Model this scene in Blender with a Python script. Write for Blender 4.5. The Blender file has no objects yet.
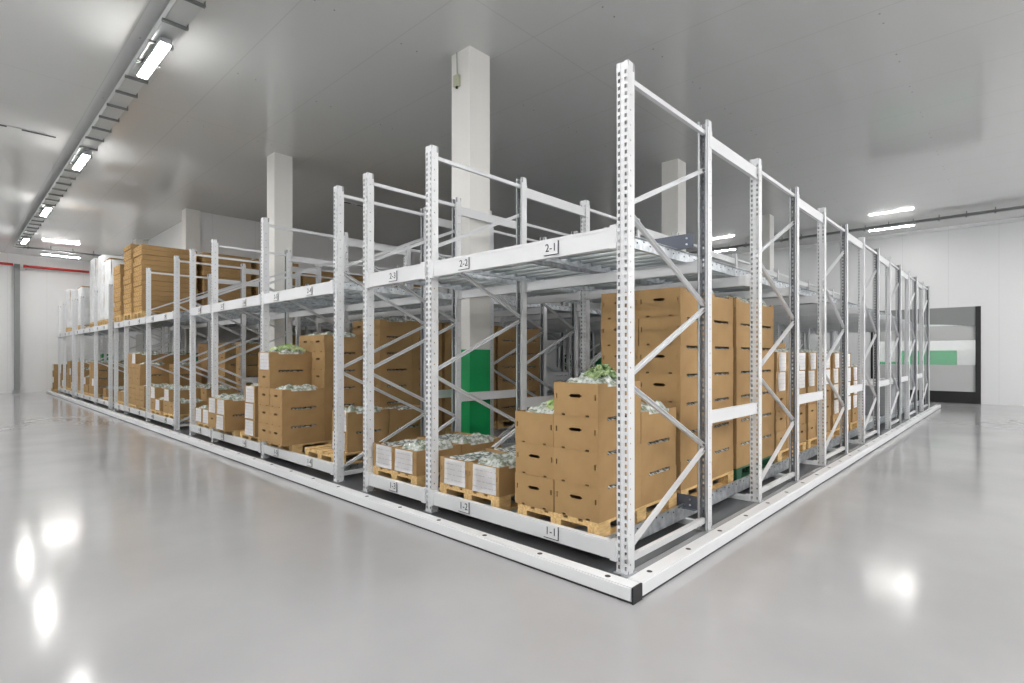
import bpy, bmesh, math, random
from mathutils import Vector, Matrix, noise
random.seed(7)
S = bpy.context.scene
COL = S.collection
PI = math.pi

# ------------------------------------------------------------------ materials
def mat(name, col, rough=.5, metal=0., spec=None, **kw):
    m = bpy.data.materials.new(name); m.use_nodes = True
    nt = m.node_tree; b = nt.nodes['Principled BSDF']
    b.inputs['Base Color'].default_value = (*col, 1)
    b.inputs['Roughness'].default_value = rough
    b.inputs['Metallic'].default_value = metal
    if spec is not None: b.inputs['Specular IOR Level'].default_value = spec
    for k, v in kw.items(): b.inputs[k].default_value = v
    return m

def nodes(m): return m.node_tree.nodes, m.node_tree.links, m.node_tree.nodes['Principled BSDF']

def noisy(m, c1, c2, scale=5., detail=4., stretch=None, lo=.35, hi=.65, rough=None, bump=0., bscale=None, obj=True):
    n, l, b = nodes(m)
    tc = n.new('ShaderNodeTexCoord'); mp = n.new('ShaderNodeMapping')
    l.new(tc.outputs['Object'], mp.inputs[0])
    if stretch: mp.inputs['Scale'].default_value = stretch
    t = n.new('ShaderNodeTexNoise'); t.inputs['Scale'].default_value = scale; t.inputs['Detail'].default_value = detail
    l.new(mp.outputs[0], t.inputs[0])
    r = n.new('ShaderNodeValToRGB'); r.color_ramp.elements[0].position = lo; r.color_ramp.elements[1].position = hi
    r.color_ramp.elements[0].color = (*c1, 1); r.color_ramp.elements[1].color = (*c2, 1)
    l.new(t.outputs[0], r.inputs[0]); l.new(r.outputs[0], b.inputs['Base Color'])
    if rough:
        q = n.new('ShaderNodeMapRange'); q.inputs[3].default_value, q.inputs[4].default_value = rough
        l.new(t.outputs[0], q.inputs[0]); l.new(q.outputs[0], b.inputs['Roughness'])
    if bump:
        t2 = n.new('ShaderNodeTexNoise'); t2.inputs['Scale'].default_value = bscale or scale * 3
        l.new(mp.outputs[0], t2.inputs[0])
        bp = n.new('ShaderNodeBump'); bp.inputs['Strength'].default_value = bump; bp.inputs['Distance'].default_value = .01
        l.new(t2.outputs[0], bp.inputs['Height']); l.new(bp.outputs[0], b.inputs['Normal'])
    return m

M = {}
M['white_paint'] = mat('white_paint', (.72, .73, .75), .38)
M['galvanised'] = noisy(mat('galvanised', (.5, .52, .54), .42, .75), (.36, .39, .42), (.60, .63, .66), 14, rough=(.32, .55))
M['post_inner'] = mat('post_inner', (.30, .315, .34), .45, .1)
M['tray_steel'] = mat('tray_steel', (.62, .64, .64), .40, .25)
M['dark_steel'] = mat('dark_steel', (.20, .21, .21), .45, .4)
M['roller_steel'] = mat('roller_steel', (.50, .54, .56), .38, .6)
M['dark_slot'] = mat('dark_slot', (.02, .02, .02), .6)
M['slate'] = mat('slate', (.10, .115, .15), .45)
M['cardboard'] = noisy(mat('cardboard', (.4, .25, .1), .8, 0, .25), (.335, .208, .092), (.385, .245, .112), 3.5, 3)
M['cardboard_inner'] = mat('cardboard_inner', (.33, .20, .085), .85, 0, .2)
M['wood'] = noisy(mat('wood', (.6, .42, .2), .7), (.52, .33, .13), (.74, .52, .25), 6, stretch=(1, 8, 8))
M['green_wood'] = mat('green_wood', (.02, .10, .05), .6)
M['film'] = noisy(mat('film', (.8, .82, .84), .35, 0, .5), (.66, .68, .69), (.82, .83, .84), 5, bump=.25, bscale=22)
M['bag'] = noisy(mat('bag', (.6, .62, .62), .22, 0, .7), (.20, .24, .17), (.66, .69, .67), 17, 3, lo=.38, hi=.60, bump=.4, bscale=40)
M['liner'] = noisy(mat('liner', (.6, .62, .62), .25, 0, .7), (.13, .14, .13), (.72, .75, .74), 26, 3, lo=.42, hi=.58)
M['leaf'] = noisy(mat('leaf', (.4, .55, .2), .5), (.30, .47, .14), (.72, .80, .50), 14)
M['darkleaf'] = noisy(mat('darkleaf', (.1, .2, .06), .5), (.14, .24, .08), (.45, .55, .30), 16)
M['black'] = mat('black', (.012, .012, .014), .45)
M['ink'] = mat('ink', (.03, .03, .035), .6)
M['plate'] = mat('plate', (.82, .82, .80), .4)
M['column'] = mat('column', (.80, .79, .76), .55)
M['green'] = mat('green', (.0, .30, .085), .45)
M['red'] = mat('red', (.55, .03, .025), .35)
M['grey_plastic'] = mat('grey_plastic', (.33, .35, .36), .5)
M['green_crate'] = mat('green_crate', (.02, .42, .16), .5)
M['white_crate'] = mat('white_crate', (.8, .82, .82), .5)
M['beige'] = mat('beige', (.50, .52, .38), .5)
M['door_grey'] = mat('door_grey', (.50, .51, .51), .55)
M['door_dark'] = mat('door_dark', (.24, .25, .25), .55)
M['floor_shade'] = noisy(mat('floor_shade', (.14, .145, .155), .3), (.06, .063, .07), (.09, .093, .10), 2)
M['clear'] = mat('clear', (.92, .95, .94), .05, 0, .5, Alpha=.12)

# paper sheet with faint printed lines
m = M['paper'] = mat('paper', (.84, .84, .85), .6)
n, l, b = nodes(m)
tc = n.new('ShaderNodeTexCoord'); sp = n.new('ShaderNodeSeparateXYZ'); l.new(tc.outputs['Object'], sp.inputs[0])
w = n.new('ShaderNodeTexWave'); w.bands_direction = 'Z'; w.inputs['Scale'].default_value = 6.5; w.inputs['Distortion'].default_value = 0
l.new(tc.outputs['Object'], w.inputs[0])
t = n.new('ShaderNodeTexNoise'); t.inputs['Scale'].default_value = 40; l.new(tc.outputs['Object'], t.inputs[0])
g1 = n.new('ShaderNodeMath'); g1.operation = 'GREATER_THAN'; g1.inputs[1].default_value = .93; l.new(w.outputs[1], g1.inputs[0])
g2 = n.new('ShaderNodeMath'); g2.operation = 'GREATER_THAN'; g2.inputs[1].default_value = .47; l.new(t.outputs[0], g2.inputs[0])
mu = n.new('ShaderNodeMath'); mu.operation = 'MULTIPLY'; l.new(g1.outputs[0], mu.inputs[0]); l.new(g2.outputs[0], mu.inputs[1])
mx = n.new('ShaderNodeMix'); mx.data_type = 'RGBA'; mx.inputs[6].default_value = (.90, .90, .92, 1); mx.inputs[7].default_value = (.70, .70, .73, 1)
l.new(mu.outputs[0], mx.inputs[0]); l.new(mx.outputs[2], b.inputs['Base Color'])

# end of a bale of flat cartons: rows of small punched holes
m = M['bale'] = mat('bale', (.52, .32, .12), .8, 0, .2)
n, l, b = nodes(m)
tc = n.new('ShaderNodeTexCoord')
v = n.new('ShaderNodeTexVoronoi'); v.voronoi_dimensions = '2D'; v.inputs['Scale'].default_value = 9; v.inputs['Randomness'].default_value = .75
sp = n.new('ShaderNodeSeparateXYZ'); cb_ = n.new('ShaderNodeCombineXYZ'); l.new(tc.outputs['Object'], sp.inputs[0])
l.new(sp.outputs[1], cb_.inputs[0]); l.new(sp.outputs[2], cb_.inputs[1]); l.new(cb_.outputs[0], v.inputs[0])
r = n.new('ShaderNodeValToRGB'); r.color_ramp.elements[0].position = .13; r.color_ramp.elements[1].position = .19
r.color_ramp.elements[0].color = (.14, .07, .02, 1); r.color_ramp.elements[1].color = (.50, .31, .12, 1)
l.new(v.outputs['Distance'], r.inputs[0]); l.new(r.outputs[0], b.inputs['Base Color'])

# floor: poured light grey epoxy
m = M['floor'] = mat('floor_epoxy', (.5, .5, .5), .14, 0, .27)
n, l, b = nodes(m)
tc = n.new('ShaderNodeTexCoord')
t = n.new('ShaderNodeTexNoise'); t.inputs['Scale'].default_value = .9; t.inputs['Detail'].default_value = 6
l.new(tc.outputs['Object'], t.inputs[0])
r = n.new('ShaderNodeValToRGB'); r.color_ramp.elements[0].position = .3; r.color_ramp.elements[1].position = .7
r.color_ramp.elements[0].color = (.335, .333, .342, 1); r.color_ramp.elements[1].color = (.385, .382, .388, 1)
l.new(t.outputs[0], r.inputs[0]); l.new(r.outputs[0], b.inputs['Base Color'])
q = n.new('ShaderNodeMapRange'); q.inputs[3].default_value = .10; q.inputs[4].default_value = .17
l.new(t.outputs[0], q.inputs[0]); l.new(q.outputs[0], b.inputs['Roughness'])
t2 = n.new('ShaderNodeTexNoise'); t2.inputs['Scale'].default_value = 1.1; l.new(tc.outputs['Object'], t2.inputs[0])
bp = n.new('ShaderNodeBump'); bp.inputs['Strength'].default_value = .025; bp.inputs['Distance'].default_value = .03
l.new(t2.outputs[0], bp.inputs['Height']); l.new(bp.outputs[0], b.inputs['Normal'])

def panelled(name, col, rough, axis_scale, axis, spec=.5, line=.80, col2=None):
    """insulated sandwich panels: fine joint lines every 1/axis_scale m along the axis"""
    m = mat(name, col, rough, 0, spec)
    n, l, b = nodes(m)
    tc = n.new('ShaderNodeTexCoord'); sp = n.new('ShaderNodeSeparateXYZ'); l.new(tc.outputs['Object'], sp.inputs[0])
    last = None
    for ax, sc, off in axis:
        a = n.new('ShaderNodeMath'); a.operation = 'MULTIPLY_ADD'; a.inputs[1].default_value = sc; a.inputs[2].default_value = off
        l.new(sp.outputs[ax], a.inputs[0])
        f = n.new('ShaderNodeMath'); f.operation = 'FRACT'; l.new(a.outputs[0], f.inputs[0])
        g = n.new('ShaderNodeMath'); g.operation = 'LESS_THAN'; g.inputs[1].default_value = .012 * sc; l.new(f.outputs[0], g.inputs[0])
        if last is None: last = g
        else:
            x = n.new('ShaderNodeMath'); x.operation = 'MAXIMUM'; l.new(last.outputs[0], x.inputs[0]); l.new(g.outputs[0], x.inputs[1]); last = x
    mx = n.new('ShaderNodeMix'); mx.data_type = 'RGBA'
    mx.inputs[6].default_value = (*col, 1); mx.inputs[7].default_value = (*[c * line for c in col], 1)
    l.new(last.outputs[0], mx.inputs[0]); l.new(mx.outputs[2], b.inputs['Base Color'])
    return m
M['ceiling'] = panelled('ceiling_panels', (.68, .69, .685), .10, 1, ((0, 1 / 1.2, .3), (1, 1 / 5.85, .55)), .6, .86)
M['wall_x'] = panelled('wall_panels_x', (.74, .75, .76), .42, 1, ((1, 1 / 1.2, .2),), .4, .88)
M['wall_y'] = panelled('wall_panels_y', (.76, .76, .765), .42, 1, ((0, 1 / 1.2, .2),), .4, .88)

LAMP = 62.
m = bpy.data.materials.new('lamp_glow'); m.use_nodes = True
n = m.node_tree.nodes; n.clear()
e = n.new('ShaderNodeEmission'); e.inputs[0].default_value = (1, .985, .955, 1); e.inputs[1].default_value = LAMP
o = n.new('ShaderNodeOutputMaterial'); m.node_tree.links.new(e.outputs[0], o.inputs[0]); M['lamp'] = m

# ------------------------------------------------------------------ mesh helpers
class MB:
    def __init__(s): s.bm = bmesh.new(); s.mi = 0
    def _f(s, vs):
        try:
            f = s.bm.faces.new(vs); f.material_index = s.mi; return f
        except ValueError: return None
    def box(s, x0, x1, y0, y1, z0, z1):
        v = [s.bm.verts.new((x, y, z)) for x in (x0, x1) for y in (y0, y1) for z in (z0, z1)]
        for i in ((0, 1, 3, 2), (4, 6, 7, 5), (0, 4, 5, 1), (2, 3, 7, 6), (0, 2, 6, 4), (1, 5, 7, 3)): s._f([v[k] for k in i])
        return s
    def bar(s, p, q, w, h, up=(0, 0, 1)):
        """box bar from p to q, w across, h along up"""
        p, q = Vector(p), Vector(q); d = (q - p).normalized(); u = Vector(up)
        side = d.cross(u).normalized(); u = side.cross(d).normalized()
        v = [s.bm.verts.new(e + side * a * w / 2 + u * b_ * h / 2) for e in (p, q) for a, b_ in ((-1, -1), (1, -1), (1, 1), (-1, 1))]
        for k in range(4): s._f([v[k], v[(k + 1) % 4], v[4 + (k + 1) % 4], v[4 + k]])
        s._f(v[3::-1]); s._f(v[4:])
        return s
    def tube(s, p, q, r, n=10, cap=True):
        p, q = Vector(p), Vector(q); d = (q - p).normalized()
        a = d.orthogonal().normalized(); b_ = d.cross(a)
        R = [[s.bm.verts.new(e + (a * math.cos(2 * PI * k / n) + b_ * math.sin(2 * PI * k / n)) * r) for k in range(n)] for e in (p, q)]
        for k in range(n):
            f = s._f([R[0][k], R[0][(k + 1) % n], R[1][(k + 1) % n], R[1][k]])
            if f: f.smooth = True
        if cap: s._f(R[0][::-1]); s._f(R[1])
        return s
    def quad(s, *pts): s._f([s.bm.verts.new(p) for p in pts]); return s
    def mesh(s, name, mats):
        bmesh.ops.recalc_face_normals(s.bm, faces=s.bm.faces)
        me = bpy.data.meshes.new(name); s.bm.to_mesh(me); s.bm.free()
        for k in (mats if isinstance(mats, (list, tuple)) else [mats]): me.materials.append(M[k])
        return me

def ob(name, me, parent=None, loc=(0, 0, 0), rot=(0, 0, 0), label=None, cat=None, group=None, kind=None):
    o = bpy.data.objects.new(name, me); COL.objects.link(o)
    o.location = loc; o.rotation_euler = rot
    if parent: o.parent = parent
    tag(o, label, cat, group, kind); return o
def tag(o, label=None, cat=None, group=None, kind=None):
    if label: o['label'] = label
    if cat: o['category'] = cat
    if group: o['group'] = group
    if kind: o['kind'] = kind
def thing(name, label, cat, loc=(0, 0, 0), rz=0, group=None):
    return ob(name, None, None, loc, (0, 0, rz), label, cat, group)
def struct(name, me, loc=(0, 0, 0), parent=None):
    return ob(name, me, parent, loc, kind=None if parent else 'structure')
KIDS = {}
def dup(root, loc, rz=None, label=None, group=None):
    def cp(o, par):
        c = o.copy(); COL.objects.link(c)
        if par: c.parent = par
        for k in list(o.children): cp(k, c)
        return c
    r = cp(root, None); r.location = loc
    if rz is not None: r.rotation_euler = (0, 0, rz)
    if label: r['label'] = label
    if group: r['group'] = group
    return r
ORD = ['first', 'second', 'third', 'fourth', 'fifth', 'sixth', 'seventh', 'eighth', 'ninth', 'tenth', 'eleventh', 'twelfth',
       'thirteenth', 'fourteenth', 'fifteenth', 'sixteenth', 'seventeenth', 'eighteenth', 'nineteenth', 'twentieth']

# ------------------------------------------------------------------ camera
cam = bpy.data.cameras.new('camera'); co = bpy.data.objects.new('camera', cam); COL.objects.link(co)
S.camera = co
YAW = math.radians(43.452)
co.location = (-3.2035, -1.9477, 1.5)
co.rotation_euler = (PI / 2, 0, YAW - PI / 2)
cam.sensor_width = 36; cam.lens = 538.6 / 1024 * 36; cam.shift_y = (355.8 - 341.5) / 1024
cam.clip_start = .05; cam.clip_end = 200

# ------------------------------------------------------------------ room
H = 5.62
XW, YF, YB, XL, YN = 18.9, 27.6, 15.10, -8.5, -9.0
struct('floor', MB().box(XL, XW + 7, YN, YF, -.1, 0).mesh('floor', 'floor'))
sl = MB().box(-.24, 16.4, .04, 14.95, 0, .004).box(-.24, 1.8, 14.95, 26.4, 0, .004); struct('floor_shade_under_rack', sl.mesh('floor', 'floor_shade'))  # thin dark sheet, puts the rack's shade into the floor colour
struct('ceiling', MB().box(XL, XW + 7, YN, YF, H, H + .1).mesh('ceiling', 'ceiling'))
struct('wall_far_left', MB().box(XL, 1.85, YF, YF + .15, 0, H).mesh('w', 'wall_y'))
struct('wall_return', MB().box(1.82, 1.97, YB + .15, YF, 0, H).mesh('w', 'wall_x'))
struct('wall_back', MB().box(1.82, XW, YB, YB + .15, 0, H).mesh('w', 'wall_y'))
struct('wall_left', MB().box(XL - .15, XL, YN, YF, 0, H).mesh('w', 'wall_x'))
struct('wall_near', MB().box(XL, XW, YN - .15, YN, 0, H).mesh('w', 'wall_y'))
# wall with the roll door
D0, D1, DZ = -1.02, 1.86, 3.04
w = MB(); w.box(XW, XW + .15, YN, D0, 0, H); w.box(XW, XW + .15, D1, YB, 0, H); w.box(XW, XW + .15, D0, D1, DZ, H)
struct('wall_right', w.mesh('w', 'wall_x'))
# skirting coves
struct('baseboard_right', MB().box(XW - .012, XW, YN, D0, 0, .06).box(XW - .012, XW, D1, YB, 0, .06).mesh('b', 'wall_x'))
struct('baseboard_far', MB().box(XL, 1.82, YF - .012, YF, 0, .06).mesh('b', 'wall_y'))
# ceiling cove along the right and far walls
struct('trim_1', MB().box(XW - .1, XW, YN, YB, H - .1, H).mesh('t', 'wall_x'))
# roll door
d = ob('door_1', None, kind='structure', loc=(XW, D0, 0))
f = MB(); f.box(-.03, .12, 0, .13, 0, DZ); f.box(-.03, .12, D1 - D0 - .13, D1 - D0, 0, DZ)
ob('door_frame', f.mesh('f', 'black'), d)
ww = D1 - D0 - .13
ob('bottom_bar', MB().box(.02, .09, .13, ww, .0, .37).mesh('f', 'black'), d, label='black rubber bottom bar')
ob('lower_panel', MB().box(.04, .07, .13, ww, .37, 1.21).mesh('f', 'door_grey'), d)
ob('upper_panel', MB().box(.04, .07, .13, ww, 1.99, 2.46).mesh('f', 'door_grey'), d)
tb = MB()
N = 24
for k in range(N):      # rolled hood with a gently arched lower edge
    y0 = .13 + (ww - .13) * k / N; y1 = .13 + (ww - .13) * (k + 1) / N
    z = 2.42 + .10 * math.sin(PI * (k + .5) / N)
    tb.box(.0, .05, y0, y1, z, DZ)
ob('door_hood', tb.mesh('f', 'door_dark'), d)
ob('window_strip', MB().box(.05, .056, .13, ww, 1.21, 1.99).mesh('f', 'clear'), d, label='clear plastic vision strip')
# room behind the door
w = MB(); w.box(XW + 6.9, XW + 7, -5, 8, 0, H); w.box(XW + .15, XW + 7, -5.1, -5, 0, H); w.box(XW + .15, XW + 7, 8, 8.1, 0, H)
struct('wall_beyond', w.mesh('w', 'wall_x'))

# columns
cm = MB().box(0, .37, 0, .37, 0, H).mesh('column', 'column')
gm = MB(); gm.box(-.004, .374, -.004, .374, .0, 1.585); gm = gm.mesh('green_band', 'green')
for i, (x, y) in enumerate([(1.60, 3.375), (1.40, 9.03), (1.445, 15.0), (1.45, 20.7), (1.45, 26.5), (7.34, 3.27), (7.15, 9.0), (13.3, 3.375), (13.25, 9.05), (18.53, 14.72)]):
    c = ob('column_%d' % (i + 1) if 0 else 'column', cm, loc=(x, y, 0), kind='structure')
    ob('painted_band', gm, c, label='green painted lower band')
# junction box on the nearest column
jb = thing('junction_box', 'small beige junction box high on the tallest white column', 'junction box', (1.60, 3.61, 5.22))
ob('box_body', MB().box(-.05, 0, -.045, .045, -.075, .075).mesh('j', 'beige'), jb)
ob('cable', MB().tube((-.015, .0, .07), (-.015, .01, .395), .008, 8).mesh('j', 'grey_plastic'), jb)
ob('cable_gland', MB().tube((-.025, 0, -.1), (-.025, 0, -.075), .016, 8).mesh('j', 'black'), jb)

# ------------------------------------------------------------------ cable trays, lamps, pipes
TX, TZ = -1.47, 5.34
def lamp_proto():
    t = thing('ceiling_lamp', '', 'lamp')
    ob('diffuser', MB().box(-.055, .055, -.56, .56, -.030, 0).mesh('l', 'lamp'), t)
    ob('housing', MB().box(-.06, .06, -.60, .60, 0, .04).box(-.06, .06, -.60, -.56, -.018, 0).box(-.06, .06, .56, .60, -.018, 0).box(-.06, -.055, -.56, .56, -.012, 0).box(.055, .06, -.56, .56, -.012, 0).mesh('l', 'grey_plastic'), t)
    return t
LP = lamp_proto()
used = False
def lamp(x, y, z, rz, label):
    global used
    if not used: LP.location = (x, y, z); LP.rotation_euler = (0, 0, rz); LP['label'] = label; LP['group'] = 'tube lamps'; used = True; return LP
    return dup(LP, (x, y, z), rz, label, 'tube lamps')
for k, y in enumerate((6.2, 11.5, 16.8, 22.1)):
    lamp(TX + .13, y, TZ - .02, 0, 'white tube lamp under the left cable tray, %s from the top edge' % ORD[k])
for y in (.6, -4.8): lamp(TX + .08, y, TZ - .02, 0, 'white tube lamp under the left cable tray, outside the view')
lamp(-.08, 25.0, 5.37, PI / 2, 'white tube lamp across the far end of the room above the red pipe')
lamp(16.6, .95, 5.40, 0, 'white tube lamp on the right tray, above the roll door wall')
lamp(16.6, 6.2, 5.40, 0, 'white tube lamp on the right tray, glimpsed above the rack behind the second posts')
lamp(16.6, -4.5, 5.40, 0, 'white tube lamp on the right tray, outside the view')
for x, y in [(x, y) for y in (-4.6, -6.4, -8.2) for x in (-.5, 2.5, 5.5, 8.5, 11.5, 14.5)] + [(x, y) for x in (-5.2, -7.4) for y in (-6, -2, 2, 6, 10, 14, 18, 22)]:  # rows of unseen lamps added only to raise the light level
    lamp(x, y, 5.3, PI / 2 if x > 0 else 0, 'added unseen white tube lamp that brightens the open floor')
lamp(22., 0.5, 5.3, 0, 'added white tube lamp that brightens the room behind the roll door')
for y in (-2.5, -1.2, 2., 4.): lamp(21.5, y, 5.3, 0, 'added white tube lamp that brightens the room behind the roll door')  # extra lamps added to brighten what shows through the door window
lamp(20.6, 0.5, 5.3, 0, 'added white tube lamp that brightens the room behind the roll door')

def tray(name, x0, y0, x1, y1, z, wd, h, label):
    t = thing(name, label, 'cable tray', ((x0 + x1) / 2, (y0 + y1) / 2, z))
    cx, cy = (x0 + x1) / 2, (y0 + y1) / 2
    L = math.hypot(x1 - x0, y1 - y0); t.rotation_euler = (0, 0, math.atan2(y1 - y0, x1 - x0))
    ch = MB(); ch.box(-L / 2, L / 2, -wd / 2, wd / 2, 0, .004); ch.box(-L / 2, L / 2, -wd / 2, -wd / 2 + .004, 0, h); ch.box(-L / 2, L / 2, wd / 2 - .004, wd / 2, 0, h)
    ob('channel', ch.mesh('t', 'tray_steel' if wd > .15 else 'dark_steel'), t)
    n_ = int(L / .6)
    br = MB(); br.box(-.02, .02, -wd / 2 - .025, wd / 2 + .025, -.03, 0); br.box(-.012, .012, -wd / 2 - .025, -wd / 2 - .01, -.03, H - z); 
    br = br.mesh('b', 'dark_steel')
    for k in range(min(n_, 60)):
        ob('hanger', br, t, (-L / 2 + .3 + k * L / n_, 0, 0))
    return t
tray('cable_tray', TX + .13, -6, TX + .13, 24.4, TZ + .05, .22, .10, 'long galvanised cable tray hung under the ceiling on the left')
tray('cable_tray', TX + .1, 24.6, 1.2, 24.6, 5.45, .10, .05, 'thin cable tray crossing the ceiling at the far left end')
tray('cable_tray', 16.75, -6, 16.75, 13, 5.46, .13, .07, 'thin cable tray along the ceiling above the roll door')
cb = MB()
for k in range(5): cb.tube((TX + .08 + .03 * k, -6, TZ + .075), (TX + .08 + .03 * k, 23.4, TZ + .075), .011, 6)
tag(ob('cable_bundle', cb.mesh('c', 'grey_plastic')), 'grey cables lying in the left cable tray', 'cables')
# red pipe, vertical duct
rp = thing('red_pipe', 'red pipe running across the far left wall', 'pipe', (0, YF - .45, 5.10))
ob('pipe_run', MB().tube((-1.0, 0, 0), (1.1, 0, 0), .05, 12).tube((-1.0, 0, 0), (-.92, 0, 0), .065, 12).mesh('p', 'red'), rp)
ob('bracket', MB().box(-.92, -.89, -.02, .450, -.09, -.05).mesh('p', 'galvanised'), rp)
rp = thing('red_pipe', 'shorter dark red pipe left of the grey wall duct', 'pipe', (0, YF - .45, 5.13))
ob('pipe_run', MB().tube((-6, 0, 0), (-1.30, 0, 0), .05, 12).mesh('p', 'red'), rp)
ob('bracket', MB().box(-3.2, -3.17, -.02, .449, -.09, -.05).mesh('p', 'galvanised'), rp)
du = thing('wall_duct', 'narrow grey vertical duct on the far left wall', 'duct', (-1.25, YF - .2, 0))
ob('duct_body', MB().box(0, .17, 0, .19, .12, 5.2).mesh('d', 'door_dark'), du)
ob('duct_foot', MB().bar((.0, .08, .12), (-.05, .05, .0), .05, .05, (0, 1, 0)).mesh('d', 'galvanised'), du)
# ceiling slots
def slot(x0, x1, y, label):
    o = thing('ceiling_vent', label, 'vent', ((x0 + x1) / 2, y, H - .012), group='ceiling vents')
    a = (x1 - x0) / 2
    ob('vent_frame', MB().box(-a - .03, a + .03, -.05, .05, 0, .012).mesh('v', 'ceiling'), o)
    ob('slot', MB().box(-a, -.1, -.035, .035, -.006, 0).box(.1, a, -.035, .035, -.006, 0).mesh('v', 'dark_slot'), o)
slot(-2.9, -1.75, 11.25, 'long slot vent in the ceiling left of the lamp tray')
slot(3.95, 4.95, 11.2, 'slot vent in the dark ceiling behind the second column')
# screw heads of the ceiling panels
sc = MB()
for i in range(-2, 15):
    for j in range(0, 10):
        x = .6 + i * 1.2 + .35; y = -.7 + j * 2.35
        for dx in (0, .25): sc.tube((x + dx, y, H - .006), (x + dx, y, H), .012, 6)
tag(ob('screw_caps', sc.mesh('s', 'grey_plastic')), 'tiny screw caps scattered over the ceiling panels', 'screws', kind='stuff')

# ------------------------------------------------------------------ rack posts and frames
PW, PD, PH = .09, .08, 3.518
def post_mesh(flip):
    """open C section with punched slots; front web faces -x (or +x if flip)"""
    bm = bmesh.new()
    def sheet(P, us, holes_u, zs, hz):
        """us: break coordinates across, P(u,z)->xyz, holes where u-cell index in holes_u and z-cell odd"""
        V = [[bm.verts.new(P(u, z)) for z in zs] for u in us]
        for i in range(len(us) - 1):
            for j in range(len(zs) - 1):
                if i in holes_u and j % 2 == 1: continue
                bm.faces.new([V[i][j], V[i + 1][j], V[i + 1][j + 1], V[i][j + 1]])
    zs = [0.]
    z = .03
    while z < PH - .05: zs += [z, z + .027]; z += .050
    zs.append(PH)
    s = 1 if not flip else -1
    x0 = 0 if not flip else PD
    X = lambda d: x0 + s * d
    sheet(lambda u, z: (X(0 if (u < .030 or u > .060) else .007), u, z), [0, .010, .0285, .0301, .0599, .0615, .080, PW], (1, 5), zs, 0)
    zs2 = [0.]; z = .06
    while z < PH - .06: zs2 += [z, z + .012]; z += .104
    zs2.append(PH)
    sheet(lambda u, z: (X(u), 0, z), [0, .030, .042, PD], (1,), zs2, 0)
    sheet(lambda u, z: (X(u), PW, z), [0, .030, .042, PD], (1,), zs2, 0)
    sheet(lambda u, z: (X(PD), u, z), [0, .018], (), [0, PH], 0)
    sheet(lambda u, z: (X(PD), u, z), [PW - .018, PW], (), [0, PH], 0)
    bmesh.ops.remove_doubles(bm, verts=bm.verts, dist=.0001)
    bmesh.ops.recalc_face_normals(bm, faces=bm.faces)
    bmesh.ops.solidify(bm, geom=bm.faces[:], thickness=.002)
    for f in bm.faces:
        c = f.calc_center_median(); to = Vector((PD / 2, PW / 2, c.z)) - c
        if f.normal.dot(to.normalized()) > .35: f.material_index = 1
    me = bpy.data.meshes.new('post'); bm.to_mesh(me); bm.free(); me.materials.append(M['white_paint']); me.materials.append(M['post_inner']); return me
post_f, post_b = post_mesh(False), post_mesh(True)
FD = 1.36        # frame depth
PITCH = 2.51
def uprof(p, q, w=.028, h=.030):
    """folded U channel brace running in the frame plane (xz)"""
    p, q = Vector(p), Vector(q); d = (q - p).normalized(); y = Vector((0, 1, 0)); u = d.cross(y).normalized()
    m_ = MB(); t_ = .003
    for off, sw, sh in ((y * (w / 2 - t_ / 2), t_, h), (u * (h / 2), w, t_), (-u * (h / 2), w, t_)):
        m_.bar(p + off, q + off, sh if sw == t_ else t_, sw if sw == t_ else w, y)
    return m_
def frame_proto():
    t = thing('rack_upright', '', 'rack frame')
    ob('post', post_f, t); ob('post', post_b, t, (FD - PD, 0, 0))
    c = PW / 2
    ob('top_bar', MB().bar((.06, c, 3.42), (FD - .06, c, 3.42), .032, .036).mesh('b', 'white_paint'), t)
    ob('bottom_bar', MB().bar((.06, c, .085), (FD - .06, c, .085), .035, .045).mesh('b', 'white_paint'), t)
    for a, b_ in (((.06, .15), (FD - .06, .70)), ((FD - .06, .73), (.06, 1.31)), ((.06, 1.35), (FD - .06, 1.90)), ((FD - .06, 1.94), (.06, 2.51)), ((.06, 2.55), (FD - .06, 3.10))):
        ob('diagonal_brace', uprof((a[0], c, a[1]), (b_[0], c, b_[1])).mesh('b', 'white_paint'), t)
    fm = MB().box(-.02, PD + .02, -.015, PW + .015, 0, .006).mesh('b', 'galvanised')
    ob('foot_plate', fm, t); ob('foot_plate', fm, t, (FD - PD, 0, 0))
    return t
ROWS = [0, 2.146, 3.276, 3.93, 6.07, 8.2, 9.41, 10.42, 12.6, 14.79, 15.98, 16.7, 18.82, 21.2, 22.36, 22.95, 25.1, 26.38]
def depth_n(r): return 7 if ROWS[r] < 14 else 1
def rowname(r):
    return 'in the %s row of frames counted from the right face' % ORD[r]
FP = frame_proto(); first = True
for r, y in enumerate(ROWS):
    for k in range(depth_n(r)):
        if (r == 9 and k > 0) or (r == 2 and k == 3): continue
        if r == 0:
            lb = ('white perforated rack frame at the near corner beside sign 1-1' if k == 0 else
                  'white perforated rack frame on the right face, %s back from the near corner' % ORD[k])
        elif k == 0: lb = 'white perforated rack frame on the front face, %s along from the near corner' % ORD[r]
        else: lb = 'white inner rack frame, %s deep, %s row in from the right face' % (ORD[k], ORD[r])
        if first: o = FP; first = False; o['label'] = lb; o['group'] = 'rack frames'; o.location = (k * PITCH, y, 0)
        else: dup(FP, (k * PITCH, y, 0), None, lb, 'rack frames')
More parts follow.
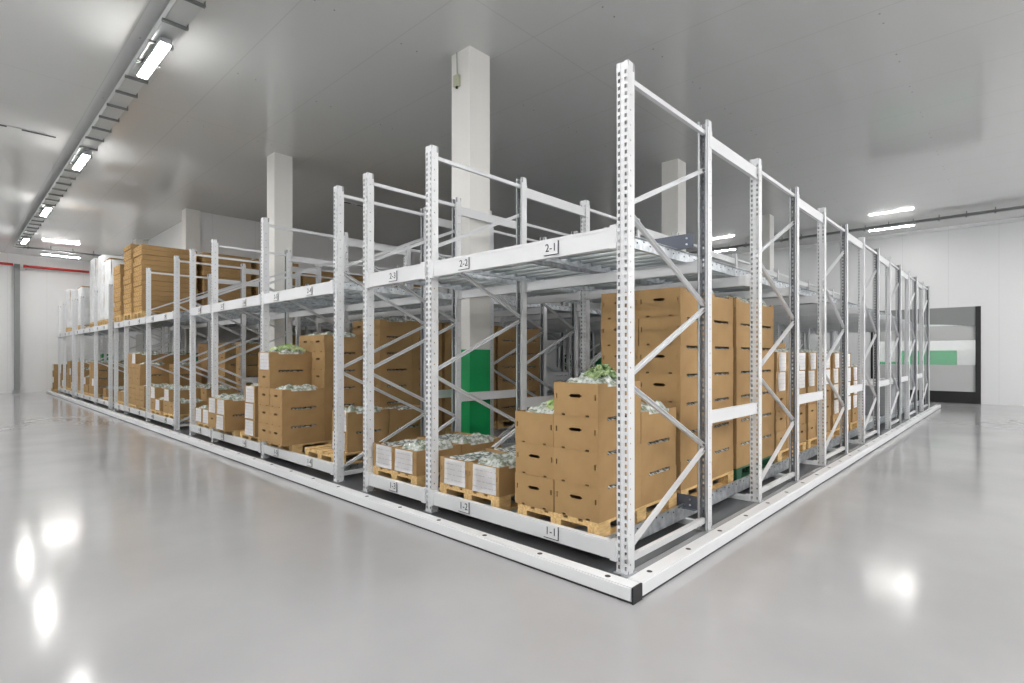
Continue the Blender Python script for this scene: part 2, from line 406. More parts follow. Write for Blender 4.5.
# spacers between frames in depth
spm = {}
def spacer(L):
    t = thing('rack_spacer', '', 'spacer beam')
    b_ = MB().box(0, L, .02, .055, -.055, .055); ob('beam_body', b_.mesh('s', 'white_paint'), t)
    pl = MB().box(-.05, .004, -.004, .0, -.07, .07).mesh('s', 'white_paint')
    ob('end_plate', pl, t, (0, 0, 0)); ob('end_plate', pl, t, (L + .046, 0, 0))
    return t
NO_SPACER = {15, 17, 19, 21, 23, 29, 31, 36, 38, 39, 40, 41, 42, 43, 45, 47, 48, 50, 52, 54, 55, 57, 59, 60, 61, 62, 64, 66, 71, 73, 75, 83, 85, 87, 95, 97, 99, 101, 102}; spn = -1
SP = spacer(PITCH - FD); first = True
for r, y in enumerate(ROWS):
    if depth_n(r) < 2: continue
    for k in range(6):
        if r == 2 and k in (2, 3): continue
        for nm, z in (('top', 3.365), ('middle', .965)):
            spn += 1
            if spn in NO_SPACER: continue
            lb = 'white %s spacer beam after the %s frame, %s' % (nm, ORD[k], 'right rack face' if r == 0 else '%s row in from the right' % ORD[r])
            loc = (k * PITCH + FD, y, z)
            if first: SP.location = loc; SP['label'] = lb; SP['group'] = 'spacer beams'; first = False
            else: dup(SP, loc, None, lb, 'spacer beams')

# ------------------------------------------------------------------ load beams
BAYS = [(0, 1, [.66, 1.66]), (1, 2, [2.76]), (3, 4, [4.6, 5.6]), (4, 5, [6.75, 7.7]), (5, 6, [8.85]), (7, 8, [11.05, 12.05]), (8, 9, [13.25, 14.25]), (9, 10, [15.4]),
        (11, 12, [17.3, 18.25]), (12, 13, [19.5, 20.55]), (13, 14, [21.8]), (15, 16, [23.6, 24.5]), (16, 17, [25.8])]
# pieces hidden wholly behind other loads are left out
NO_BEAM = {130, 132, 134, 136, 138, 140, 141, 142, 143, 144, 145, 146, 147, 24, 152, 26, 28, 156, 30, 32, 160, 164, 168, 44, 172, 64, 66, 68, 70, 74, 86, 88, 90, 92, 94, 96, 98, 108, 110, 112, 114, 116, 117, 118, 120, 121}
beam_n = [-1]
beam_cache = {}
def beam(y0, y1, x, z0, z1, label, facing=-1):
    beam_n[0] += 1
    if beam_n[0] in NO_BEAM: return None
    L = round(y1 - y0, 3); key = (L, round(z1 - z0, 3), facing)
    if key not in beam_cache:
        b_ = MB(); h = z1 - z0
        b_.box(0, .045, 0, L, 0, h)
        b_.box(-.003, 0, 0, L, h - .022, h - .012)           # rolled lip of the beam
        e_ = MB().box(-.006, .05, -.004, .045, -.008, h + .012)
        beam_cache[key] = (b_.mesh('beam', 'white_paint'), e_.mesh('hook', 'white_paint'))
    bm_, em_ = beam_cache[key]
    t = thing('load_beam', label, 'beam', (x, y0, z0), group='load beams'); t['kind'] = 'thing'
    ob('beam_body', bm_, t); ob('end_hook', em_, t, (0, 0, 0)); ob('end_hook', em_, t, (0, L - .046, 0))
    return t
lane = 0
LANES = []
for bi, (r0, r1, cs) in enumerate(BAYS):
    y0, y1 = ROWS[r0] + PW, ROWS[r1]
    for lv, (z0, z1) in ((1, (.088, .210)), (2, (2.25, 2.395))):
        names = '%d-%d' % (lv, len(LANES) + 1) + (' and %d-%d' % (lv, len(LANES) + 2) if len(cs) > 1 else '')
        t = beam(y0, y1, -.012, z0, z1, 'white front load beam carrying sign plate %s' % names)
        for q, c in enumerate(cs):
            pl = MB().box(-.004, 0, -.07, .07, -.055, .045).mesh('pl', 'white_paint')
            p = ob('sign_plate', pl, t, (-.005, c - y0, .075))
            # thin dark rim drawn as the plate's shadow, right and lower edge
            ob('shadow_rim', MB().box(-.006, -.001, -.073, -.068, -.058, .045).box(-.006, -.001, -.07, .07, -.058, -.053).mesh('shadow_rim', 'ink'), p)
            fc = bpy.data.curves.new('lettering', 'FONT'); fc.body = '%d-%d' % (lv, len(LANES) + q + 1)
            fc.size = .085; fc.align_x = 'CENTER'; fc.align_y = 'CENTER'; fc.extrude = .0006; fc.materials.append(M['ink'])
            tmp = bpy.data.objects.new('tmp', fc); COL.objects.link(tmp); bpy.context.view_layer.update()
            lm = bpy.data.meshes.new_from_object(tmp.evaluated_get(bpy.context.evaluated_depsgraph_get()))
            bpy.data.objects.remove(tmp); bpy.data.curves.remove(fc)
            if not lm.materials: lm.materials.append(M['ink'])
            lt = ob('lettering', lm, p)
            lt.location = (-.0055, 0, -.003); lt.rotation_euler = (PI / 2, 0, -PI / 2)
    for q, c in enumerate(cs): LANES.append((c, r0))
    if ROWS[r1] > 15 and ROWS[r0] > 14.5: ks = [0]
    else: ks = range(7)
    for k in ks:
        for e in (0, 1):
            if k == 0 and e == 0: continue
            x = k * PITCH + (FD - PD - .0 if e else 0)
            if e: x = k * PITCH + FD - .045 + .012
            else: x = x - .012
            if (x > 1.4 and y0 > 14) or (bi == 1 and k == 3): continue
            for lv, (z0, z1) in ((1, (.0, .055)), (2, (2.23, 2.328))):
                if lv == 1 and k > 3: continue
                beam(y0, y1, x, z0, z1, 'white %s cross beam %s line back in the %s bay from the corner' % ('low' if lv == 1 else 'upper', ORD[k * 2 + e], ORD[bi]))

# ------------------------------------------------------------------ roller tracks
def track(c, L, zt, label, detail, wd=.86, raised=False):
    """roller lane: two galvanised side rails, rollers across; top of rollers zt"""
    t = thing('roller_track', label, 'roller track', (.05, c, zt), group='roller tracks')
    for s in (-1, 1):
        rl = MB(); y = s * wd / 2
        rt = .05 if raised else 0; rl.box(0, L, min(y, y + s * .004), max(y, y + s * .004), -.09, rt)
        rl.box(0, L, min(y, y - s * .028), max(y, y - s * .028), -.09, -.086)
        rl.box(0, L, min(y, y + s * .022), max(y, y + s * .022), rt - .004, rt)
        r_ = ob('side_rail', rl.mesh('r', 'galvanised'), t)
        bh = MB(); n_ = int(L / .1)
        for k in range(n_): bh.box(.05 + k * .1, .066 + k * .1, y + s * .004, y + s * .0055, rt - .048 + (.02 if k % 2 else 0), rt - .036 + (.02 if k % 2 else 0))
        ob('rail_slots', bh.mesh('r', 'dark_slot'), r_)
    P = .168; n_ = int((L - .1) / P)
    if detail:
        rm = MB().tube((0, -wd / 2 + .005, 0), (0, wd / 2 - .005, 0), .025, 8).mesh('roller', 'roller_steel')
        for k in range(min(n_, 97)): ob('roller', rm, t, (.08 + k * P, 0, -.025))
    else:
        a = MB()
        for k in range(n_): a.tube((.08 + k * P, -wd / 2 + .005, -.025), (.08 + k * P, wd / 2 - .005, -.025), .025, 8)
        ob('rollers', a.mesh('rollers', 'roller_steel'), t, kind='stuff')
    return t
for i, (c, r0) in enumerate(LANES):
    short = ROWS[r0] > 14.5
    L = 1.28 if short else 16.3
    track(c, L, 2.42 if True else 0, 'galvanised roller track of the upper deck behind sign 2-%d' % (i + 1), i < 3)
    track(c, L, .148, 'galvanised roller track near the floor behind sign 1-%d' % (i + 1), i < 1, raised=i < 1)
# slate coloured pallet stops
def stop(x, y, z, L, h, label):
    t = thing('pallet_stop', label, 'pallet stop', (x, y, z), group='pallet stops')
    ob('stop_plate', MB().box(0, .006, 0, L, 0, h).box(-.03, 0, 0, L, 0, .006).mesh('s', 'slate'), t)
    b_ = MB()
    for zz in (h * .3, h * .7): b_.tube((-.006, .06, zz), (.0, .06, zz), .009, 8)
    ob('bolts', b_.mesh('s', 'galvanised'), t)
stop(1.24, .11, 2.43, .80, .13, 'dark slate pallet stop plate on the upper deck behind the corner frame')
stop(1.285, .1, .16, .80, .12, 'dark slate pallet stop plate near the floor behind the corner frame')

# ------------------------------------------------------------------ guide rails on the floor
def gr(x0, x1, y0, y1, label, bolts, cap):
    t = thing('guide_rail', label, 'guide rail', (0, 0, 0))
    m_ = MB().box(x0, x1, y0, y1, .008, .10)
    bmesh.ops.bevel(m_.bm, geom=m_.bm.edges[:], offset=.008, segments=2, affect='EDGES')
    ob('rail_tube', m_.mesh('g', 'white_paint'), t)
    ob('rubber_strip', MB().box(x0 + .004, x1 - .004, y0 + .004, y1 - .004, 0, .012).mesh('g', 'black'), t, label='thin black rubber strip')
    hm = MB().tube((0, 0, .0985), (0, 0, .1012), .019, 14).mesh('g', 'black')
    for b_ in bolts[:100]: ob('bolt_hole', hm, t, (b_[0], b_[1], 0))
    if cap: ob('end_cap', MB().box(*cap).mesh('g', 'black'), t, label='black plastic end cap')
gr(-.352, -.245, -.24, 26.6, 'long white floor guide rail along the front face of the rack',
   [(-.30, -.035 + .566 * k) for k in range(47)], (-.353, -.244, -.250, -.239, .0, .101))
gr(-.243, 16.55, -.245, -.135, 'long white floor guide rail along the right face of the rack',
   [(-.05 + .56 * k, -.19) for k in range(30)], None)

# ------------------------------------------------------------------ pallets and boxes
def pallet_proto(matn):
    t = thing('wooden_pallet', '', 'pallet')
    tp = MB(); bl = MB(); bt = MB()
    for k in range(5):
        w_ = .145 if k in (0, 2, 4) else .10
        y = [.0725, .235, .4, .565, .7275][k]
        tp.box(0, 1.2, y - w_ / 2, y + w_ / 2, .122, .144)
    ob('deck_boards', tp.mesh('p', matn), t)
    st = MB()
    for x in (0, .5275, 1.055): st.box(x, x + .145, 0, .8, .100, .122)
    ob('stringer_boards', st.mesh('p', matn), t)
    bm_ = MB().box(0, .145, 0, .10, .022, .100).mesh('p', matn)
    for x in (0, .5275, 1.055):
        for y in (0, .3275 + .0225, .70): ob('block', bm_, t, (x, y, 0))
    for y in (.0, .35, .70): bt.box(0, 1.2, y, y + .1, 0, .022)
    ob('bottom_boards', bt.mesh('p', matn), t)
    return t
PP = {}
def pallet(x, y, z, label, matn='wood'):
    if matn not in PP:
        PP[matn] = pallet_proto(matn); o = PP[matn]; o.location = (x, y, z); tag(o, label, None, 'pallets'); return o
    return dup(PP[matn], (x, y, z), None, label, 'pallets')

BL, BW, BH = .595, .392, .252
def carton_mesh(hole=True, dip=True):
    """open tray carton, long axis x, hand holes in the end walls, notched top edge on the long walls"""
    bm = bmesh.new()
    def wall(P, us, zs, skip):
        V = [[bm.verts.new(P(u, z)) for z in zs] for u in us]
        for i in range(len(us) - 1):
            for j in range(len(zs) - 1):
                if (i, j) in skip: continue
                bm.faces.new([V[i][j], V[i + 1][j], V[i + 1][j + 1], V[i][j + 1]])
    hz = BH - .003
    ue = [0, .018, .029, .075, .105, .140, .152, .240, .252, .290, .318, .363, .374, BW]
    ze = [0, .013, .09, .125, .140, .147, .158, .165, .180, hz]
    sk = {(3, 0), (9, 0)} | {(11, 3), (11, 4), (11, 5), (11, 6)} | {(1, 3), (1, 4), (1, 5), (1, 6)}
    if hole: sk |= {(6, 4), (6, 5), (6, 6), (5, 5), (7, 5)}
    for x in (0, BL):
        wall(lambda u, z, x=x: (x, u, z), ue, ze, sk)
    us = [0, .09, .12, BL - .12, BL - .09, BL]; zs = [0, .12, hz - .028, hz]
    for y in (0, BW):
        wall(lambda u, z, y=y: (u, y, z), us, zs, {(2, 2)} if dip else set())
    V = [bm.verts.new(p) for p in ((0, 0, 0), (BL, 0, 0), (BL, BW, 0), (0, BW, 0))]; bm.faces.new(V)
    bmesh.ops.recalc_face_normals(bm, faces=bm.faces)
    bmesh.ops.solidify(bm, geom=bm.faces[:], thickness=.004)
    me = bpy.data.meshes.new('carton'); bm.to_mesh(me); bm.free(); me.materials.append(M['cardboard']); return me
def crumple(x0, x1, y0, y1, zlow, zhigh, amp, seed, nx=22, ny=15, matn='liner', sc=9., name='liner'):
    bm = bmesh.new(); V = []
    for i in range(nx + 1):
        R = []
        for j in range(ny + 1):
            u, v = i / nx, j / ny
            e = min(u, 1 - u, v, 1 - v) * 6; e = min(1, e)
            p = Vector((x0 + (x1 - x0) * u, y0 + (y1 - y0) * v, 0))
            nz = noise.noise(Vector((p.x * sc + seed * 7.1, p.y * sc, seed))) + .5 * noise.noise(Vector((p.x * sc * 2.6, p.y * sc * 2.6 + seed, 3)))
            p.z = zlow + (zhigh - zlow) * (e ** .6) + amp * nz * (.4 + .6 * e)
            p.x += amp * .5 * noise.noise(Vector((p.y * 20, p.x * 20, seed)))* min(1,e); R.append(bm.verts.new(p))
        V.append(R)
    for i in range(nx):
        for j in range(ny):
            f = bm.faces.new([V[i][j], V[i + 1][j], V[i + 1][j + 1], V[i][j + 1]]); f.smooth = seed % 2 == 0
    me = bpy.data.meshes.new(name); bm.to_mesh(me); bm.free(); me.materials.append(M[matn]); return me
CM = carton_mesh()
CM2 = carton_mesh(hole=False)
inn = .008
LIN = [crumple(inn, BL - inn, inn - .004, BW - inn + .004, BH - .030, BH - .010, .012, s) for s in (1, 2, 3)]
LTOP = [crumple(inn, BL - inn, inn, BW - inn, BH - .05, BH + .025, .05, s, 26, 18, 'bag', 13) for s in (4, 5, 6)]
# paper sheet taped on the end wall (bent over a little)
def sheet_mesh(w_, h_, seed):
    bm = bmesh.new(); V = []
    for i in range(7):
        R = []
        for j in range(9):
            u, v = i / 6, j / 8
            R.append(bm.verts.new((-.004 - .006 * abs(noise.noise(Vector((u * 2, v * 2, seed)))) - (.010 * (1 - v) ** 2 * u), (u - .5) * w_ + .012 * (1 - v) * noise.noise(Vector((v * 2, 0, seed))), (v - .5) * h_)))
        V.append(R)
    for i in range(6):
        for j in range(8): bm.faces.new([V[i][j], V[i + 1][j], V[i + 1][j + 1], V[i][j + 1]]).smooth = True
    bmesh.ops.solidify(bm, geom=bm.faces[:], thickness=.0008)
    me = bpy.data.meshes.new('sheet'); bm.to_mesh(me); bm.free(); me.materials.append(M['paper']); return me
SHEET = [sheet_mesh(.29, .238, 1), sheet_mesh(.30, .225, 5)]
BOXN = 0
SKIP = {35, 36, 37, 38, 39, 40, 41, 49, 50, 51, 52, 53, 54, 55, 63, 64, 65, 66, 67, 68, 69, 127, 129, 130, 211, 212, 213, 214, 215, 216, 217, 218, 219, 220, 221, 222, 223, 224, 225, 226, 227, 228, 233, 234, 235, 236, 237, 238, 241, 242, 243, 244, 245, 246, 247, 248, 318, 319, 320, 321, 322, 323, 324, 325, 326, 327, 328, 329, 330, 331, 332, 333, 334, 335, 343, 344, 345, 346, 347, 348, 349, 357, 358, 359, 360, 361, 362, 363, 369, 370, 371, 372, 373, 374, 375, 376, 377, 378, 379, 380, 381, 382, 383, 384, 385, 386, 387, 388, 389, 390, 391}   # boxes buried where no view reaches
DUMMY = type('D', (), {})()
def proto_box(name, top, paper, hole=True):
    o = ob(name, CM if hole else CM2, cat='box')
    return o
BOXP = {}; ALL = []
def box(x, y, z, label, rz=0, top=None, paper=False, hole=True, seed=0, jit=.004):
    """one carton; top: None liner just showing, 'bag' overflowing, 'none' hidden"""
    global BOXN
    BOXN += 1
    key = (top, paper, hole, seed % 3)
    ALL.append((BOXN, x, y, z))
    lx, ly = x + random.uniform(-jit, jit), y + random.uniform(-jit, jit)
    if rz:      # rotated 90 degrees: long axis along y
        loc = (lx + BW, ly, z); r = (0, 0, PI / 2)
    else: loc = (lx, ly, z); r = (0, 0, 0)
    if BOXN in SKIP: return DUMMY
    if key not in BOXP:
        o = ob('cardboard_box', CM if hole else CM2, None, loc, r, label, 'box', 'produce boxes')
        if top == 'bag': ob('plastic_bag', LTOP[seed % 3], o, label='crumpled white plastic bag')
        elif top != 'none': ob('plastic_liner', LIN[seed % 3], o, label='crumpled clear plastic liner')
        if paper: ob('paper_sheet', SHEET[seed % 2], o, (0, BW / 2 + (.02 if seed % 2 else -.015), .122), label='white printed paper sheet')
        BOXP[key] = o; return o
    o = dup(BOXP[key], loc, None, label, 'produce boxes'); o.rotation_euler = r; return o

def stack(x, y, z, cols, where, closed_top='bag', paper=(), pal=True, palmat='wood', pal_label=None, sy=1., sz=1., blank=None):
    """cols[(i,j)] = rows; i along x (0 front), j across y (0 right/near corner side)"""
    if pal: pallet(max(x, .045), y, z, pal_label or ('wooden pallet under %s' % where), palmat)
    zz = z + .146
    for (i, j), n_ in cols.items():
        for k in range(n_):
            top = ('bag' if closed_top == 'bag' or (closed_top == 'half' and j == 0) else None) if k == n_ - 1 else None
            lab = 'brown box, layer %d up, %s %s of %s' % (k + 1, 'front' if i == 0 else 'rear', 'right' if j == 0 else 'left', where)
            lab = lab.replace('layer 1 up', 'bottom layer').replace('layer 2 up', 'second layer').replace('layer 3 up', 'third layer').replace('layer 4 up', 'fourth layer').replace('layer 5 up', 'fifth layer').replace('layer 6 up', 'sixth layer').replace('layer 7 up', 'top layer' if n_ == 7 else 'seventh layer')
            pp = (i == 0 and (j, k) in paper)
            o = box(x + .0 + i * (BL + .008), y + .002 + j * (BW * sy + .006), zz + k * BH * sz, lab, 0, top, pp, ((random.random() > .18) | bool(pp) if blank is None else (i, j, k) not in blank), random.randrange(3))
            o.scale = (1, sy, sz)

def produce(x, y, z, sx, sy, sz, matn, label, cat='vegetables'):
    """loose leafy mass seen through the bag"""
    bm = bmesh.new(); rnd = random.Random(int(x * 100 + y * 37))
    for k in range(150):
        a, r_ = rnd.uniform(0, 2 * PI), math.sqrt(rnd.random())
        c = Vector((math.cos(a) * r_ * sx, math.sin(a) * r_ * sy, sz * (1 - r_ * r_) * rnd.uniform(.5, 1)))
        d = Vector((rnd.gauss(0, 1), rnd.gauss(0, 1), rnd.gauss(0, .7))).normalized(); u = d.orthogonal().normalized(); w_ = d.cross(u)
        s = rnd.uniform(.03, .06)
        P = [c - d * s, c + u * s * .5 + w_ * .012, c + d * s, c - u * s * .5 + w_ * .012]
        V = [bm.verts.new(p) for p in P]; m0 = bm.verts.new(c)
        for q in range(4): bm.faces.new([V[q], V[(q + 1) % 4], m0])
    me = bpy.data.meshes.new('leaves'); bm.to_mesh(me); bm.free(); me.materials.append(M[matn])
    return ob('leafy_greens', me, None, (x, y, z), label=label, cat=cat, kind='stuff')

ZL = .148
# lane 1 (sign 1-1)
Y1 = .265
stack(.04, Y1, ZL, {(0, 0): 4, (0, 1): 3, (1, 0): 3, (1, 1): 3}, 'front stack above sign 1-1', sy=1.035, blank=((0, 0, 1), (0, 1, 2)))
produce(.36, Y1 + .6, 1.06, .20, .14, .07, 'leaf', 'pale green lettuce in the lower left open box above sign 1-1')
produce(.40, Y1 + .22, 1.33, .17, .13, .085, 'darkleaf', 'green leafy vegetables on the topmost box above sign 1-1')
stack(1.33, Y1, ZL, {(0, 0): 7, (0, 1): 7, (1, 0): 7, (1, 1): 7}, 'tall stack right behind sign 1-1', closed_top='x', sy=1.07, sz=1.035)
stack(2.62, Y1, ZL, {(0, 0): 7, (0, 1): 7, (1, 0): 7, (1, 1): 7}, 'second tall stack at the right face', sy=1.05, sz=1.035, closed_top='bag', palmat='green_wood', pal_label='dark green pallet under the second tall stack on the right face')
# papered crates along the right face: ends towards the right face
for s in range(11):
    x = 3.96 + s * .425 + (.1 if s > 2 else 0) + (.12 if s > 5 else 0) + (.1 if s > 8 else 0)
    nrow = 5 if s < 9 else 4
    for k in range(nrow):
        pp = (k >= 3) if s < 6 else (k >= 1)
        lab = 'box %s, layer %d, %s column along the right face' % ('with taped paper' if pp else 'with hand hole', k + 1, ORD[s])
        box(x, Y1 + .02, .292 + k * BH, lab, PI / 2, 'bag' if k == nrow - 1 else None, pp, True, random.randrange(3), .006)
for q, xx in enumerate((3.95, 5.25, 6.55, 7.85)):
    pallet(xx, Y1, ZL, 'wooden pallet under the papered boxes, %s along the right rack face' % ORD[q])
fl = thing('box_lid', 'brown cardboard lid leaning up on the papered boxes by the right face', 'lid', (4.0, Y1 + .30, 1.62))
def lid():
    m_ = MB(); m_.bar((0, .0, .0), (1.25, 0, .0), .006, .13, (0, 0, 1)); m_.bar((0, .09, .06), (1.25, .09, .06), .18, .006, (0, 0, 1)); return m_.mesh('lid', 'cardboard')
ob('lid_panel', lid(), fl)

# lane 2 (sign 1-2)
Y2 = 1.295
stack(.06, Y2, ZL, {(0, 0): 1, (0, 1): 1, (1, 0): 1, (1, 1): 1}, 'papered boxes above sign 1-2', closed_top='half', paper=((0, 0), (1, 0)))
stack(1.40, Y2, ZL, {(0, 0): 1, (0, 1): 1, (1, 0): 1, (1, 1): 1}, 'second low row behind sign 1-2', paper=((0, 0),))
# lane 3
Y3 = 2.455
stack(.06, Y3, ZL, {(0, 0): 1, (0, 1): 1, (1, 0): 1, (1, 1): 1}, 'papered boxes above sign 1-3', closed_top='half', paper=((0, 0), (1, 0)))
# lane 4
Y4 = 4.15
pallet(.08, Y4 - .02, ZL, 'half empty pale pallet above sign 1-4')
for i in (0, 1):
    for k in (0, 1): box(.26 + i * .61 - (.0 if k else .0), Y4, .294 + k * BH, 'brown box, %s layer, %s of the short stack above sign 1-4' % (('bottom', 'top')[k], ('front', 'rear')[i]), 0, 'bag' if k and i == 0 else None, i == 0, True, 1 + k)
# lane 5
Y5 = 5.23
stack(-.09, Y5, ZL, {(0, 0): 3, (0, 1): 5, (1, 0): 6, (1, 1): 6}, 'stepped stack above sign 1-5', paper=((1, 4),))
produce(.25, Y5 + .6, .294 + 5 * BH + .02, .24, .14, .09, 'leaf', 'pale green cabbages on top of the stepped stack above sign 1-5')
for q in range(3):
    cols = {(0, 0): 7, (1, 0): 7}
    if q == 0: cols.update({(0, 1): 7})
    stack(1.34 + q * 1.26, 5.10, ZL, cols, '%s tall dark stack back behind sign 1-5' % ORD[q], closed_top='x' if q else 'bag')
# lane 6-8
stack(-.03, 6.30, ZL, {(0, 0): 3}, 'white papered column above sign 1-6', paper=((0, 0), (0, 1), (0, 2)))
stack(1.34, 6.45, ZL, {(0, 0): 6, (0, 1): 6, (1, 0): 6}, 'six layer stack behind sign 1-6')
stack(-.10, 7.33, ZL, {(0, 0): 2, (0, 1): 2}, 'low papered pair above sign 1-7', paper=((0, 0), (0, 1), (1, 1)))
stack(1.34, 7.35, ZL, {(0, 0): 2, (0, 1): 2, (1, 0): 2}, 'low stack behind sign 1-7', paper=((0, 1),))
stack(.02, 8.44, ZL, {(0, 0): 1, (0, 1): 1}, 'single layer above sign 1-8', paper=((0, 0), (1, 0)))
stack(1.98, 8.40, ZL, {(0, 0): 3, (0, 1): 3, (1, 0): 2}, 'three layer stack behind sign 1-8', paper=((0, 2),))
# block C
stack(.05, 10.65, ZL, {(0, 0): 1, (1, 0): 2, (1, 1): 2, (0, 1): 2}, 'stack above sign 1-9', paper=((1, 1),))
stack(.05, 11.70, ZL, {(0, 0): 1, (0, 1): 2, (1, 0): 2}, 'stack above sign 1-10', paper=((0, 0), (1, 1)))
stack(.0, 12.83, ZL, {(0, 0): 2, (0, 1): 4, (1, 0): 4}, 'four layer stack above sign 1-11')
stack(.05, 13.85, ZL, {(0, 0): 5, (0, 1): 5, (1, 0): 5}, 'five layer stack above sign 1-12', paper=((0, 4),))
stack(.05, 15.05, ZL, {(0, 0): 1, (0, 1): 1}, 'single layer above sign 1-13')
for q in range(3):
    stack(1.36 + q * 1.26, 10.60, ZL, {(0, 0): 6, (1, 0): 6}, '%s dark stack back behind sign 1-9' % ORD[q], closed_top='x')
    if q < 1: stack(1.36, 11.68, ZL, {(0, 0): 6, (0, 1): 6}, 'dark stack behind sign 1-10', closed_top='x')
for q in range(2):
    stack(2.64 + q * 1.28, 7.33, ZL, {(0, 0): 7, (1, 0): 7, **({(0, 1): 7} if q == 0 else {})}, '%s full stack deep behind sign 1-7' % ORD[q], closed_top='x')
stack(3.30, 8.42, ZL, {(0, 0): 7, (0, 1): 7, (1, 0): 7}, 'full stack deep behind sign 1-8', closed_top='x')
stack(1.36, 12.83, ZL, {(0, 0): 6, (0, 1): 6}, 'six layer stack behind sign 1-11', closed_top='x')
stack(1.36 + 1.28, 11.68, ZL, {(0, 0): 7, (1, 0): 7}, 'full stack deep behind sign 1-10', closed_top='x')
# block D, E
stack(.05, 18.95 + .25, ZL, {(0, 0): 4, (0, 1): 4, (1, 0): 4}, 'four layer stack above sign 1-16', paper=((0, 1),))
stack(.05, 17.0, ZL, {(0, 1): 1}, 'lone box above sign 1-14')
stack(.05, 20.2, ZL, {(0, 0): 1, (0, 1): 2}, 'low stack above sign 1-17', paper=((1, 1),))
stack(.05, 21.4, ZL, {(0, 0): 3, (0, 1): 4}, 'stack above sign 1-18')
stack(.05, 23.2, ZL, {(0, 0): 1, (0, 1): 3}, 'stack above sign 1-19', paper=((0, 0), (1, 2)))
stack(.05, 24.1, ZL, {(0, 0): 4}, 'stack above sign 1-20')
stack(.05, 25.5, ZL, {(0, 0): 1, (0, 1): 2}, 'stack above sign 1-21', paper=((0, 0),))

# ------------------------------------------------------------------ upper level: bales of flat cartons
ZU = 2.42
bale_side = MB()
def bale_mesh():
    m_ = MB(); m_.mi = 0
    m_.box(0, 1.18, 0, .78, 0, .118)
    bmesh.ops.bevel(m_.bm, geom=m_.bm.edges[:], offset=.010, segments=1, affect='EDGES')
    me = m_.mesh('bale', ['cardboard', 'bale'])
    for p in me.polygons:
        if p.normal.x < -.8: p.material_index = 1
    return me
BALE = bale_mesh(); bp_ = None; bale_n = -1
NO_BALE = {101, 102, 103, 104, 105, 106, 107, 108, 109, 110, 111, 112, 113}
def bales(x, y, n_, where, pal=True):
    global bp_, bale_n
    if pal: pallet(x, y, ZU, 'wooden pallet under the flat carton bales, %s' % where)
    for k in range(n_):
        bale_n += 1
        if bale_n in NO_BALE: random.random(); random.random(); continue
        lb = 'bale of flat brown cartons, %s up, %s' % (ORD[k], where)
        loc = (x + random.uniform(-.012, .012), y + .01 + random.uniform(-.01, .01), ZU + .146 + k * .1205)
        if bp_ is None:
            bp_ = ob('carton_bale', BALE, None, loc, (0, 0, 0), lb, 'bale', 'flat carton bales')
        else:
            dup(bp_, loc, None, lb, 'flat carton bales')
for q in range(7): bales(.0 + q * 1.31, 13.08, 13 if q < 3 else 12, '%s pallet back behind sign 2-11' % ORD[q])
for q in range(2): bales(-.04 + q * 1.31, 13.91, 13 if q else 14, '%s pallet back behind sign 2-12' % ORD[q])
for q in range(1): bales(-.04 + q * 1.31, 15.08, 11, 'front pallet behind sign 2-13')

# wrapped pallets
def wrapped(x, y, z, w_, d_, h_, label, pl_label, seed, cap=False):
    pallet(x, y, z, pl_label)
    t = thing('wrapped_load', label, 'pallet load', (x, y, z + .146), group='wrapped pallet loads')
    card = MB().box(.03, d_ - .03, .03, w_ - .03, 0, h_ - .02)
    ob('carton_core', card.mesh('core', 'cardboard'), t)
    bm = bmesh.new(); n1, n2 = 44, 26; V = []
    for i in range(n1):
        a = 2 * PI * i / n1; cx_, sx_ = math.cos(a), math.sin(a)
        k = 1 / max(abs(cx_), abs(sx_)); k = min(k, 1.33)
        R = []
        for j in range(n2 + 1):
            v = j / n2
            rr = 1 + .035 * noise.noise(Vector((cx_ * 3, sx_ * 3, v * 4 + seed * 5))) + .02 * noise.noise(Vector((cx_ * 9, sx_ * 9, v * 3 + seed)))
            R.append(bm.verts.new((d_ / 2 + cx_ * k * d_ / 2 * rr, w_ / 2 + sx_ * k * w_ / 2 * rr, h_ * v)))
        V.append(R)
    for i in range(n1):
        for j in range(n2):
            if cap and (i in (33, 34, 35, 36, 37, 38, 39, 40) and j > 9): continue
            f = bm.faces.new([V[i][j], V[(i + 1) % n1][j], V[(i + 1) % n1][j + 1], V[i][j + 1]]); f.smooth = True
    bmesh.ops.recalc_face_normals(bm, faces=bm.faces)
    bmesh.ops.solidify(bm, geom=bm.faces[:], thickness=.003)
    me = bpy.data.meshes.new('wrap'); bm.to_mesh(me); bm.free(); me.materials.append(M['film'])
    ob('plastic_wrap', me, t, label='white stretch film')
    if cap: ob('top_sheet', MB().box(-.01, d_ + .01, -.01, w_ + .01, h_ - .03, h_).mesh('cap', 'cardboard'), t, label='brown cardboard top sheet')
wrapped(.05, 16.86, ZU, .8, 1.2, 1.72, 'tall white wrapped pallet load beside the brown bales on the upper deck', 'wooden pallet under the wrapped load behind sign 2-14', 1, True)
wrapped(.05, 17.88, ZU, .8, 1.2, 1.95, 'tallest white wrapped pallet load on the upper deck behind sign 2-15', 'wooden pallet under the wrapped load behind sign 2-15', 2)
wrapped(.05, 19.15, ZU, .8, 1.2, 2.0, 'white wrapped pallet load on the upper deck behind sign 2-16', 'wooden pallet under the wrapped load behind sign 2-16', 3)
wrapped(.05, 21.38, ZU, .8, 1.2, 1.32, 'shorter wrapped load with brown top sheet behind sign 2-18', 'wooden pallet under the shorter wrapped load', 4, True)
wrapped(.05, 24.1, ZU, .8, 1.2, 1.45, 'last wrapped load at the far left end of the upper deck', 'wooden pallet under the last wrapped load', 5)
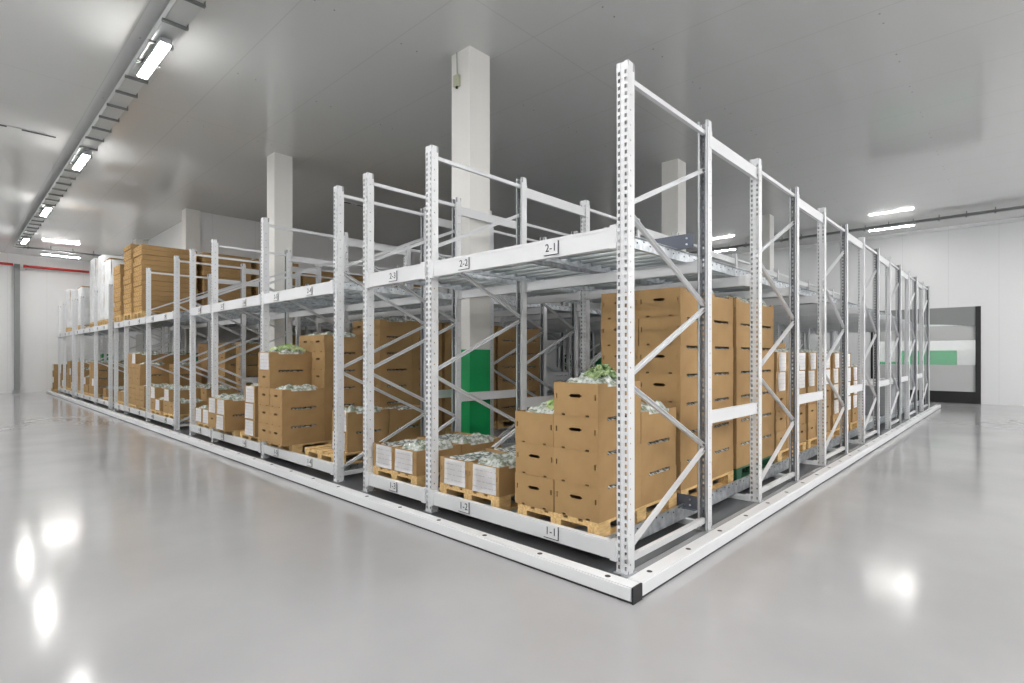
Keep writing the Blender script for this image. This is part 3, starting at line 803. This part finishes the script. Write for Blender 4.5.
# floor pallet beyond the rack end
for k in range(4):
    box(-.10, 26.72, .146 + k * BH, 'brown box, layer %d of the stack on the floor past the rack end' % (k + 1), 0, None, k in (1, 3), True, k)
pallet(-.10, 26.70, 0, 'wooden pallet on the floor past the far left rack end')

# ------------------------------------------------------------------ grey crates at the back of the right face
def crate_mesh(w_, d_, h_, matn):
    m_ = MB(); t_ = .012
    m_.box(0, w_, 0, d_, 0, t_); m_.box(0, t_, 0, d_, 0, h_); m_.box(w_ - t_, w_, 0, d_, 0, h_); m_.box(0, w_, 0, t_, 0, h_); m_.box(0, w_, d_ - t_, d_, 0, h_)
    m_.box(-.006, w_ + .006, -.006, d_ + .006, h_ - .03, h_ - .015)
    m_.box(-.005, w_ + .005, -.005, d_ + .005, h_ * .35, h_ * .35 + .01)
    return m_.mesh('crate', matn)
NO_CRATE = {9, 10, 11, 15, 16, 17, 21, 22, 23, 24, 25, 26, 27, 28, 29, 30}; cn = -1
CR = crate_mesh(.6, .4, .22, 'grey_plastic')
for i in range(4):
    for j in range(2):
        for k in range(3):
            cn += 1
            if cn in NO_CRATE: continue
            t = ob('plastic_crate', CR, None, (11.2 + i * .66 + (.7 if i > 1 else 0), .245 + j * .42, ZL + k * .222), label='grey plastic crate, layer %d, %s row, %s column by the far right face' % (k + 1, ('near', 'inner')[j], ORD[i]), cat='crate', group='grey crates')
for i in range(4):
    me = crumple(0, .6, 0, .8, 0, .06, .05, 20 + i, 14, 14, 'film', 6)
    ob('plastic_sheet', me, None, (11.2 + i * .66 + (.7 if i > 1 else 0), .27, ZL + .68), label='white crumpled film on the %s grey crate column' % ORD[i], cat='film', group='film on crates')

# things behind the door window
GC = crate_mesh(.8, .6, .42, 'green_crate'); WC = crate_mesh(.8, .6, .42, 'white_crate')
for j in range(6):
    for k in range(4):
        if k == 3 and j == 0: continue
        cn += 1
        if cn in NO_CRATE: continue
        g = not (k == 3 and j in (1, 2)) and not (j + k) % 4 == 0
        ob('plastic_crate', GC if g else WC, None, (22.2 + .3 * (j % 2), -2.75 + j * .84, k * .425), (0, 0, PI / 2), '%s crate behind the door window, %s column, %s layer' % ('green' if g else 'white', ORD[j], ORD[k]), 'crate', 'crates behind the door')

# ------------------------------------------------------------------ world and view
wd_ = bpy.data.worlds.new('world'); S.world = wd_; wd_.use_nodes = True
wd_.node_tree.nodes['Background'].inputs[0].default_value = (.9, .95, 1, 1)
wd_.node_tree.nodes['Background'].inputs[1].default_value = .3
S.view_settings.view_transform = 'Standard'; S.view_settings.look = 'None'
S.view_settings.gamma = 1; S.view_settings.use_curve_mapping = False
S.view_settings.exposure = 1.10
S.cycles.max_bounces = 10; S.cycles.diffuse_bounces = 6; S.cycles.glossy_bounces = 5
S.cycles.sample_clamp_indirect = 6
print('BOXES', BOXN, 'OBJECTS', len(bpy.data.objects))
